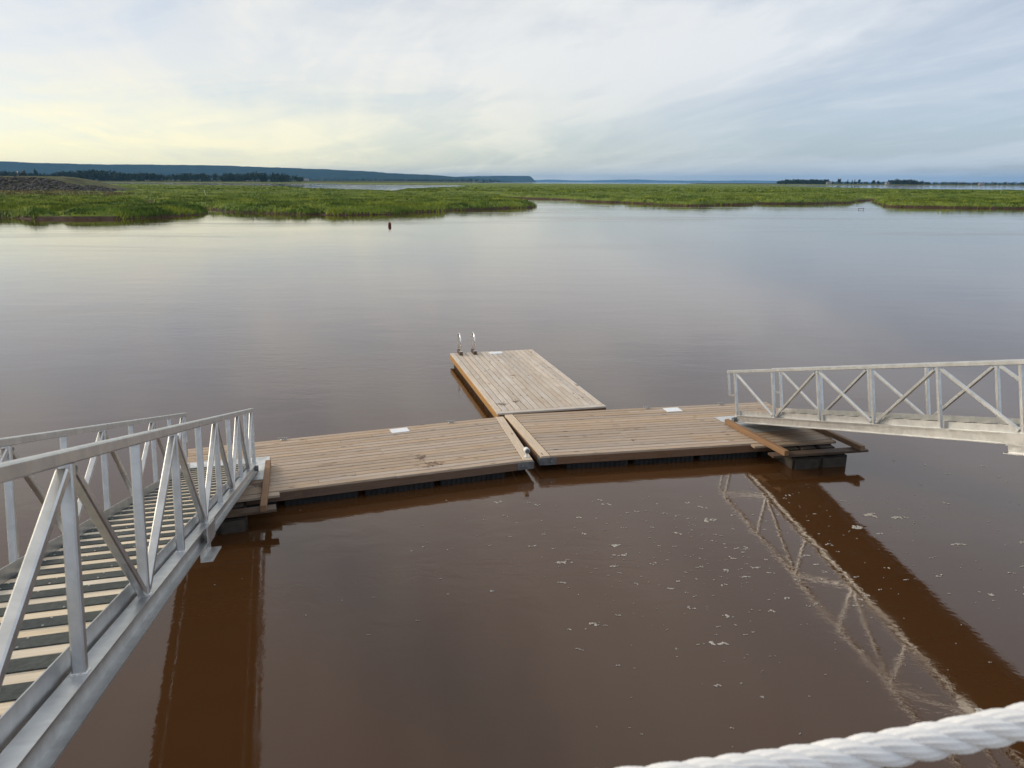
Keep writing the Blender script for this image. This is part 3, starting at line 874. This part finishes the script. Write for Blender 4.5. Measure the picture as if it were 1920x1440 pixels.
def main_dock(origin, ang, side, label, L=5.70, W=2.58, skew=0.0, seam_mat=MAT['trim'], gang_rot=0.0, cleats=(), sign=None, tilt=0.0):
    """local x runs from the seam (0) towards the gangway end (side*L); y = 0 is the edge nearest the wharf"""
    root = empty('floating_dock', Matrix.Translation((*origin, 0)) @ zrot(ang) @ Matrix.Rotation(tilt, 4, 'Y'))
    tag(root, label, 'dock')
    s = side
    r = random.Random(int(ang * 10) + 3)
    n = 18
    pit = W / n
    def xr(a, b): return (min(a, b), max(a, b))
    seam_x = lambda y: skew * y / W          # seam end of the boards
    for i in range(n):
        yc = pit * (i + 0.5)
        xs = seam_x(yc) + s * 0.20
        cuts = [xs]
        first = r.choice((2.44, 3.05, 3.66, 1.83)) + r.uniform(-0.01, 0.01)
        p = abs(first)
        if r.random() < 0.75: cuts.append(s * p)
        cuts.append(s * L + s * 0.02 * r.random())
        for a, b in zip(cuts[:-1], cuts[1:]):
            x0, x1 = xr(a + s * 0.002, b - s * 0.002)
            put_plank(root, x0, x1, yc, pit - 0.016, DECK, 0.036, MAT['deck'], dz=r.uniform(-0.0025, 0.0025))
    # border board along the seam
    lean = -math.atan2(skew, W)
    link('border_board', plank_mesh(math.hypot(W, skew) , 0.17, 0.036, seam_mat), None, root, (skew / 2 + s * 0.105, W / 2, DECK - 0.018 + 0.001), (0, 0, math.pi / 2 + lean))
    # rim boards
    x0, x1 = xr(0.0, s * (L - 0.01))
    put_plank(root, x0, x1, 0.025, 0.045, DECK - 0.038, 0.135, MAT['fascia'], 'rim_board')
    x0b, x1b = xr(skew, s * (L - 0.01))
    put_plank(root, x0b, x1b, W - 0.025, 0.045, DECK - 0.038, 0.135, MAT['fascia'], 'rim_board')
    link('rim_board', plank_mesh(math.hypot(W, skew) - 0.11, 0.045, 0.135, MAT['fascia']), None, root, (skew / 2 + s * 0.03, W / 2, DECK - 0.038 - 0.0675), (0, 0, math.pi / 2 + lean))
    put_across(root, s * (L - 0.035), 0.055, W - 0.055, 0.045, DECK - 0.038, 0.135, MAT['fascia'], 'rim_board')
    for k in range(1, 9):
        put_across(root, s * k * L / 9, 0.06, W - 0.06, 0.04, DECK - 0.04, 0.12, MAT['wet'], 'joist')
    fx0, fx1 = xr(s * 0.45, s * (L - 0.15))
    floats(root, fx0, fx1, 0.075, W - 0.075, 4)
    corner_bracket(root, 0.0, 0.0, s)
    for cx in cleats: cleat(root, s * cx, W - 0.06, DECK)
    if sign: notice(root, *sign)
    # gangway landing: steel plate, two guide timbers, cross planks and an outrigger float
    g = empty('gangway_landing', Matrix.Identity(4))
    bpy.data.objects.remove(g)
    gx0 = L - 1.58 if s > 0 else L - 1.31
    wgd = 1.50
    Rg = gang_rot
    def gp(u, vv):       # u: across from inner guide outwards, vv: along gangway (towards wharf positive)
        return (s * (gx0 + u) + math.sin(Rg) * vv, 1.15 - math.cos(Rg) * vv)
    c = gp(wgd / 2 - 0.02, -0.02)
    MB().box((0, 0, 0), (wgd * 0.98, 1.10, 0.006)).build('landing_plate', MAT['plate'], root, (c[0], c[1], DECK + 0.006), (0, 0, Rg))
    for u, sh in ((0.0, 0.0), (wgd, -0.25)):
        a, b = gp(u, -0.05 + sh), gp(u, 1.90)
        v0 = Vector((a[0], a[1], DECK + 0.058)); v1 = Vector((b[0], b[1], DECK + 0.050))
        dv = v1 - v0
        link('guide_timber', plank_mesh(dv.length, 0.09, 0.095, MAT['guide'], 0.008), None, root, (v0 + v1) / 2, (0, -math.asin(dv.z / dv.length), math.atan2(dv.y, dv.x)))
    xa, xb = xr(s * (gx0 - 0.02), s * (L + 0.28))
    put_plank(root, xa, xb, -0.60, 0.20, DECK - 0.002, 0.04, MAT['wet'], 'cross_plank')
    xa, xb = xr(s * (gx0 - 0.10), s * (L - 0.02))
    put_plank(root, xa, xb, -0.085, 0.14, DECK - 0.004, 0.04, MAT['deck'], 'cross_plank')
    # outrigger float, moulded in cells
    xa, xb = xr(s * (gx0 + 0.40), s * (L - 0.10))
    fl = MB()
    fl.box(((xa + xb) / 2, -0.33, 0.02), (xb - xa, 0.62, 0.36))
    for j in range(3):
        for q in range(2):
            cw = (xb - xa) / 3
            fl.box((xa + cw * (j + 0.5), -0.20 - 0.28 * q, 0.215), (cw - 0.07, 0.20, 0.05))
    for j in range(2):
        fl.box((xa + (xb - xa) * (0.25 + 0.5 * j), -0.655, 0.04), ((xb - xa) * 0.42, 0.05, 0.30))
    fl.build('outrigger_float', MAT['float_dirty'], root)
    return root

RD = main_dock((0.50, 12.86), 10.6, 1, 'right floating dock with brown plank deck under the far gangway', gang_rot=RAD(6.3), skew=-0.20,
               cleats=(2.92, 4.62), sign=(3.42, 2.32, 0.34, 0.27, 0.02, 'white printed notice plate on the deck'))
LD = main_dock((0.385, 12.71), 20.0, -1, 'left floating dock with tan plank deck where the near gangway lands', skew=0.36, gang_rot=RAD(-5.0),
               cleats=(0.80, 4.05), sign=(-1.88, 2.36, 0.35, 0.24, 0.03, 'white printed notice plate on the deck'))
# round-headed white fitting on the corner of the left dock
m = MB()
m.box((0, 0, 0.005), (0.085, 0.075, 0.010))
m.tube([(0, 0.0, 0.01), (0, 0, 0.07)], [0.028, 0.024], 12)
ft = m.build('capped_fitting', MAT['white'], LD, (-0.02 - 0.05, 0.16, DECK + 0.002), smooth=False)
ft['label'] = 'small white round-headed fitting at the dock corner'
MB().tube([(0, -0.035, 0.115), (0, 0.05, 0.115)], 0.050, 18).build('hood', MAT['white'], ft, smooth=False)
MB().tube([(0.004, -0.042, 0.108), (0.004, -0.0355, 0.108)], 0.038, 16).build('face', MAT['galv'], ft)

# finger dock
FD = empty('floating_dock', Matrix.Translation((-0.30, 15.44, 0)) @ zrot(14.0))
tag(FD, 'grey weathered finger dock reaching out into the river with a ladder', 'dock')
FW_, FL_ = 2.42, 6.02
nb = 17
pit = FW_ / nb
r = random.Random(8)
for i in range(nb):
    xc = pit * (i + 0.5)
    cut = [0.17]
    if r.random() < 0.8: cut.append(r.choice((1.85, 2.45, 3.05, 3.65, 4.27)))
    cut.append(FL_)
    for a, b in zip(cut[:-1], cut[1:]):
        o = put_across(FD, xc, a + 0.002, b - 0.002, pit - 0.016, DECK, 0.036, MAT['deck_grey'])
        o.location.z += r.uniform(-0.0025, 0.0025)
put_plank(FD, 0, FW_, 0.085, 0.155, DECK + 0.001, 0.036, MAT['deck_grey'], 'border_board')
put_across(FD, 0.025, 0.0, FL_ - 0.01, 0.045, DECK - 0.038, 0.135, MAT['fascia_lit'], 'rim_board')
put_across(FD, FW_ - 0.025, 0.0, FL_ - 0.01, 0.045, DECK - 0.038, 0.135, MAT['fascia'], 'rim_board')
put_plank(FD, 0.055, FW_ - 0.055, 0.03, 0.045, DECK - 0.038, 0.135, MAT['fascia'], 'rim_board')
put_plank(FD, 0.055, FW_ - 0.055, FL_ - 0.035, 0.045, DECK - 0.038, 0.135, MAT['fascia'], 'rim_board')
for k in range(1, 9): put_plank(FD, 0.06, FW_ - 0.06, k * FL_ / 9, 0.04, DECK - 0.04, 0.12, MAT['wet'], 'joist')
for k in range(4):
    m = MB()
    a, b = 0.45 + k * 1.36, 0.45 + (k + 1) * 1.36 - 0.1
    m.box((FW_ / 2, (a + b) / 2, -0.11), (FW_ - 0.16, b - a, 0.46))
    for j in range(14):
        yy = a + (j + 0.5) * (b - a) / 14
        for xx in (0.075, FW_ - 0.075): m.box((xx, yy, -0.11), (0.02, 0.045, 0.43))
    m.build('float', MAT['float_dirty'], FD)
notice(FD, 1.27, 5.78, 0.36, 0.26, 0.02, 'white printed notice plate near the far end of the dock')

# ladder at the far end of the finger dock
LT = empty('boarding_ladder', FD.matrix_world @ Matrix.Translation((0.46, FL_, DECK)))
tag(LT, 'boarding ladder with two bright steel hoops at the finger dock end', 'ladder')
for xx in (-0.20, 0.20):
    link('base_block', plank_mesh(0.42, 0.09, 0.09, MAT['wet'], 0.006), None, LT, (xx, -0.14, 0.046), (0, 0, math.pi / 2))
    path = [(xx, -0.28, 0.09), (xx, -0.28, 0.40), (xx, -0.262, 0.46), (xx, -0.20, 0.53), (xx, -0.10, 0.57), (xx, 0.0, 0.565), (xx, 0.06, 0.52), (xx, 0.085, 0.44), (xx, 0.09, 0.2), (xx, 0.09, -0.75)]
    MB().tube(path, 0.019, 10).build('hand_hoop', MAT['chrome'], LT, smooth=True)
    MB().box((xx, -0.28, 0.096), (0.07, 0.07, 0.008)).build('foot_flange', MAT['chrome'], LT)
for zz_ in (-0.38, -0.64):
    MB().box((0, 0.09, zz_), (0.40, 0.07, 0.03)).build('rung', MAT['chrome'], LT)

# ------------------------------------------------------------------ aluminium gangways
GW, GP, GH, NP = 1.055, 1.252, 0.875, 10
GL = GP * NP
def make_gangway(name, label):
    root = empty(name, Matrix.Identity(4))
    tag(root, label, 'gangway', 'aluminium truss gangways')
    A = MAT['alu']
    for s in (-1, 1):
        yl = s * GW / 2
        # I-beam chord
        m = MB()
        m.box((GL / 2, yl, -0.006), (GL, 0.086, 0.012))
        m.box((GL / 2, yl - s * 0.012, -0.073), (GL, 0.010, 0.122))
        m.box((GL / 2, yl, -0.140), (GL, 0.086, 0.012))
        m.build('bottom_chord', A, root)
        # toe plate standing inside the chord
        MB().box((GL / 2, yl - s * 0.062, 0.030), (GL, 0.006, 0.115)).build('toe_plate', A, root)
        # top rail
        rl = MB()
        rl.sqtube((-0.22, yl, GH), (GL, yl, GH), 0.058, 0.058)
        rl.build('top_rail', A, root)
        # end loop of the rail
        lp = MB()
        lp.box((-0.205, yl, GH - 0.029 - 0.215), (0.030, 0.036, 0.43))
        lp.box((-0.107, yl, GH - 0.029 - 0.445), (0.226, 0.036, 0.030))
        lp.build('end_loop', A, root)
        for k in range(NP + 1):
            xp = k * GP if k else 0.027
            po = MB().sqtube((xp, yl, 0.001), (xp, yl, GH - 0.030), 0.052, 0.052, (1, 0, 0)).build('post', A, root)
            wv = MB()      # weld bead round the foot
            for e in ((-1, -1, 1, -1), (1, -1, 1, 1), (1, 1, -1, 1), (-1, 1, -1, -1)):
                wv.tube([(xp + e[0] * 0.027, yl + e[1] * 0.027, 0.003), (xp + e[2] * 0.027, yl + e[3] * 0.027, 0.003)], 0.006, 6)
            wv.build('weld_bead', MAT['weld'], po)
        for k in range(NP):
            top_a = (k % 2 == 0)
            a = (k * GP + 0.055 + (0.03 if k == 0 else 0), yl, GH - 0.062 if top_a else 0.03)
            b = ((k + 1) * GP - 0.055, yl, 0.03 if top_a else GH - 0.062)
            MB().sqtube(a, b, 0.047, 0.047, (0, 1, 0)).build('diagonal', A, root)
        # splice at the fifth panel
        MB().box((5 * GP - 0.02, yl + s * 0.050, -0.074), (0.50, 0.010, 0.142)).build('splice_plate', A, root)
        m = MB()
        m.box((5 * GP + 0.10, yl + s * 0.012, -0.198), (0.62, 0.010, 0.104))
        m.box((5 * GP + 0.10, yl + s * 0.056, -0.256), (0.62, 0.098, 0.012))
        m.box((5 * GP + 0.10, yl + s * 0.03, -0.1525), (0.62, 0.05, 0.009))
        m.build('splice_bracket', A, root)
        # roller at the dock end
        MB().box((-0.035, yl, -0.075), (0.09, 0.012, 0.07)).build('roller_bracket', MAT['galv'], root)
        MB().tube([(-0.05, yl - s * 0.012, -0.100), (-0.05, yl + s * 0.055, -0.100)], 0.050, 16).build('roller', MAT['galv'], root)
    # deck boards and grip strips
    wd = GW - 0.14
    B = 0.230
    k = 0
    xk = 0.0
    while xk + B <= GL + 0.01:
        link('deck_board', plank_mesh(wd, B - 0.005, 0.036, MAT['plank']), None, root, (xk + B / 2, 0, -0.024), (0, 0, math.pi / 2))
        xk += B
    xk = 0.12
    gm = MB().box((0, 0, 0), (0.185, wd - 0.004, 0.005))
    for yy in np.linspace(-wd / 2 + 0.05, wd / 2 - 0.05, 4):
        for xx in (-0.07, 0.07): gm.lathe([(0.007, 0.002), (0.005, 0.005)], 6, (xx, yy, 0.001))
    gme = gm.mesh('grip_strip'); gme.materials.append(MAT['grip']); gme.materials.append(MAT['bolt'])
    for p in gme.polygons:
        if p.index >= 6: p.material_index = 1
    while xk + 0.1 < GL:
        link('grip_strip', gme, None, root, (xk, 0, -0.0015))
        xk += 0.345
    # floor joists between the chords
    for k in range(0, NP * 2 + 1):
        MB().box((min(max(k * GP / 2, 0.04), GL - 0.04), 0, -0.090), (0.05, GW - 0.05, 0.09)).build('floor_joist', A, root)
    return root
def copy_tree(o, parent=None):
    c = o.copy(); COL.objects.link(c)
    if parent is not None:
        c.parent = parent; c.matrix_parent_inverse = o.matrix_parent_inverse.copy(); c.matrix_basis = o.matrix_basis.copy()
    for ch in o.children: copy_tree(ch, c)
    return c
def place_gangway(root, nx, ny, nz, th, ph, near_side, roll=0.0):
    u = Vector((math.cos(th) * math.cos(ph), math.sin(th) * math.cos(ph), math.sin(ph)))
    n0 = Vector((0, 0, 1)); yv = n0.cross(u).normalized(); zv = u.cross(yv)
    R = Matrix((u, yv, zv)).transposed().to_4x4()
    c = Vector((nx, ny, nz)) - yv * (near_side * GW / 2)
    root.matrix_world = Matrix.Translation(c) @ R @ Matrix.Rotation(roll, 4, 'X')
g1 = make_gangway('gangway', 'aluminium truss gangway with striped deck descending to the left dock')
g2 = copy_tree(g1)
g2['label'] = 'aluminium truss gangway reaching the right dock from the picture edge'
place_gangway(g1, -4.276, 12.03, 0.47, RAD(-74.76), RAD(15.1), 1)
place_gangway(g2, 4.513, 14.812, 0.47, RAD(-72.79), RAD(14.3), -1, RAD(-1.3))

# ------------------------------------------------------------------ wharf the gangways hang from
ea = math.atan(0.279)
WH = empty('wharf', Matrix.Translation((0, 1.10, 0)) @ Matrix.Rotation(ea, 4, 'Z'))
tag(WH, 'timber wharf holding the upper ends of both gangways', 'wharf')
zt = 3.40
for k in range(28):
    put_plank(WH, -7.0, 12.0, -0.08 - k * 0.152, 0.145, zt, 0.05, MAT['wharf'], 'plank')
put_plank(WH, -7.0, 12.0, -0.10, 0.20, zt - 0.052, 0.28, MAT['wharf'], 'edge_beam')
put_plank(WH, -7.0, 12.0, -4.0, 0.20, zt - 0.052, 0.28, MAT['wharf'], 'edge_beam')
for k in range(5):
    for yy in (-0.36, -3.75):
        MB().tube([(-6.4 + k * 4.4, yy, -2.5), (-6.4 + k * 4.4, yy, zt - 0.06)], [0.17, 0.15], 12).build('pile', MAT['wet'], WH, smooth=True)
WHI = WH.matrix_world.inverted()
for (wx, wy, h) in ((1.95, 1.036, 4.75), (-0.52, 0.838, 4.19)):
    p = WHI @ Vector((wx, wy, 0))
    MB().box((p.x, p.y, (zt + h) / 2), (0.10, 0.10, h - zt)).build('rope_post', MAT['wharf'], WH)

# ------------------------------------------------------------------ white laid rope
t = NT('white_rope_fibre')
v = t.coord('Object')
n1 = t.noise(t.coord('Object', (120, 420, 420)), 1.0, 3, 0.6)
n2 = t.noise(v, 9, 4, 0.6)
t.bump(n1, 0.5, 0.002)
t.set(Base_Color=t.mix(t.ramp(n2, 0.3, 0.7), (0.72, 0.73, 0.76), (0.84, 0.84, 0.84)), Roughness=0.75, Specular_IOR_Level=0.3)
t.b.inputs['Subsurface Weight'].default_value = 0.15
t.b.inputs['Subsurface Radius'].default_value = (0.01, 0.01, 0.01)
RP = empty('rope', Matrix.Translation((0.7, 0.93, 4.25)))
tag(RP, 'thick white twisted rope sagging across the bottom right corner', 'rope')
def rope_c(x): return Vector((x, 0.88 + 0.08 * x, 4.18 + 0.114 * (x + 0.1) ** 2))
rad, srad, pitch = 0.0125, 0.0118, 0.190
for sidx in range(4):
    path = []
    x = -0.50
    while x < 1.93:
        c = rope_c(x)
        tg = (rope_c(x + 0.01) - rope_c(x - 0.01)).normalized()
        n = (Vector((0, 0, 1)) - tg * tg.z).normalized(); b = tg.cross(n)
        a = 2 * math.pi * x / pitch + sidx * 2 * math.pi / 4 + 0.12 * math.sin(x * 9.0 + sidx)
        path.append(c + (n * math.cos(a) + b * math.sin(a)) * rad - Vector((0.7, 0.93, 4.25)))
        x += 0.0075
    MB().tube(path, srad, 56, True, 8, 0.10, 0.17).build('strand', t.m, RP, smooth=True)

# ------------------------------------------------------------------ buoy, stakes, foam
MAT['red'] = plain('dark_red_buoy', (0.13, 0.009, 0.012), 0.5)
BU = empty('buoy', Matrix.Translation((-14.2, 90.6, 0)) @ Matrix.Scale(0.85, 4))
tag(BU, 'small dark red mooring buoy afloat in mid river', 'buoy')
MB().lathe([(0.10, -0.25), (0.19, -0.18), (0.21, 0.0), (0.21, 0.28), (0.19, 0.40), (0.13, 0.49), (0.05, 0.53)], 18).build('float_body', MAT['red'], BU, smooth=True)
MB().lathe([(0.215, 0.10), (0.225, 0.12), (0.225, 0.16), (0.215, 0.18)], 18).build('band', MAT['darkcloth'], BU, smooth=True)
MB().tube([(0.05 * math.cos(a), 0, 0.56 + 0.05 * math.sin(a)) for a in np.linspace(0, 2 * math.pi, 13)], 0.012, 6).build('lifting_eye', MAT['galv'], BU)
# white leaning stake in the marsh
sxp, syp = -88.0, 227.0
sz_ = float(land(np.array([sxp]), np.array([syp]))[0])
m = MB().tube([(0, 0, -0.4), (-0.15, 0, 0.7), (-0.35, 0, 1.6)], [0.06, 0.055, 0.05], 8)
st = m.build('marker_stake', MAT['white'], None, (sxp, syp, sz_))
tag(st, 'thin white leaning stake standing in the left marsh', 'stake')
# low driftwood frame near the right bank
DW = empty('driftwood', Matrix.Translation((68.4, 154.9, 0)))
tag(DW, 'low dark driftwood frame in the shallows by the right marsh', 'driftwood')
for a, b in (((-.5, 0, -.3), (-.45, 0, .28)), ((.45, .1, -.3), (.5, .1, .34))): MB().tube([a, b], [.05, .04], 7).build('stick', MAT['wet'], DW)
MB().tube([(-.6, 0, .2), (0, .04, .23), (.65, .1, .26)], [.04, .05, .035], 7).build('cross_stick', MAT['wet'], DW)

# foam flecks drifting on the eddy: one sheet of small froth patches
Rf = random.Random(19)
V_, F_ = [], []
def froth(x, y, rx, ry, ang, n=9):
    b = len(V_)
    V_.append((x, y, 0.010))
    ph = Rf.uniform(0, 6.28)
    for k in range(n):
        a = 2 * math.pi * k / n
        rr = 1 + 0.35 * math.sin(2 * a + ph) + 0.25 * Rf.uniform(-1, 1)
        px_, py_ = rx * rr * math.cos(a), ry * rr * math.sin(a)
        V_.append((x + px_ * math.cos(ang) - py_ * math.sin(ang), y + px_ * math.sin(ang) + py_ * math.cos(ang), 0.003))
    for k in range(n): F_.append((b, b + 1 + k, b + 1 + (k + 1) % n))
def lump(x, y, s):
    """a clot of bubbles: many small overlapping discs strung along a short curved streak"""
    ang = Rf.uniform(-0.7, 0.7); bend = Rf.uniform(-1.2, 1.2)
    n = max(1, int(2 + s * 240))
    ln = s * Rf.uniform(0.8, 2.4)
    for k in range(n):
        q = Rf.uniform(-1, 1)
        a_ = ang + bend * q
        cx, cy = x + math.cos(a_) * ln * q + Rf.gauss(0, 0.22) * s, y + math.sin(a_) * ln * q * 0.8 + Rf.gauss(0, 0.22) * s
        rr = min(0.026, 0.0035 + s * 0.42 * Rf.uniform(0.3, 1.0))
        froth(cx, cy, rr, rr * Rf.uniform(0.6, 0.95), ang, 7)
for k in range(480):
    if Rf.random() < 0.62:
        x, y = Rf.gauss(2.7, 1.3), Rf.gauss(9.6, 1.6)
    else:
        x, y = Rf.gauss(6.4, 1.7), Rf.gauss(9.8, 2.2)
    if y > 12.0 + 0.19 * x - 0.6 and x < 7 : continue
    s = 0.005 + 0.034 * Rf.random() ** 3.5
    lump(x, y, s)
for k in range(70):
    lump(Rf.gauss(0.6, 1.9), Rf.uniform(7.0, 11.6), 0.004 + 0.016 * Rf.random() ** 2)
for (x, y, s) in ((5.6, 11.1, .09), (6.0, 11.0, .07), (1.5, 10.0, .06), (1.55, 9.7, .05), (3.0, 10.9, .06), (2.3, 7.6, .055), (6.7, 8.9, .09), (6.4, 10.1, .06), (5.2, 10.6, .08), (0.7, 9.5, .05), (4.6, 6.5, .05), (-0.2, 11.5, .04), (0.4, 11.4, .03)):
    lump(x, y, s)
me = bpy.data.meshes.new('foam'); me.from_pydata(V_, [], F_)
MAT['foam'] = plain('river_foam', (0.42, 0.395, 0.36), 0.9, var=0.2, scale=40)
tag(link('foam', me, MAT['foam']), 'white foam flecks drifting on the brown water', kind='stuff')

# ------------------------------------------------------------------ air
t = NT('river_haze')
t.n.remove(t.b)
pv = t.node('ShaderNodeVolumePrincipled')
pv.inputs['Color'].default_value = (0.25, 0.55, 1.0, 1)
pv.inputs['Density'].default_value = 3.4e-5
pv.inputs['Anisotropy'].default_value = 0.0
t.l.new(pv.outputs[0], t.out.inputs['Volume'])
hb = MB().box((0, 16000, 134), (46000 * 2, 36000 * 1.0, 272)) if False else MB().box((0, 16500, 133), (44000, 34000, 274))
tag(hb.build('haze', t.m), 'pale blue evening haze over the bay', kind='stuff')
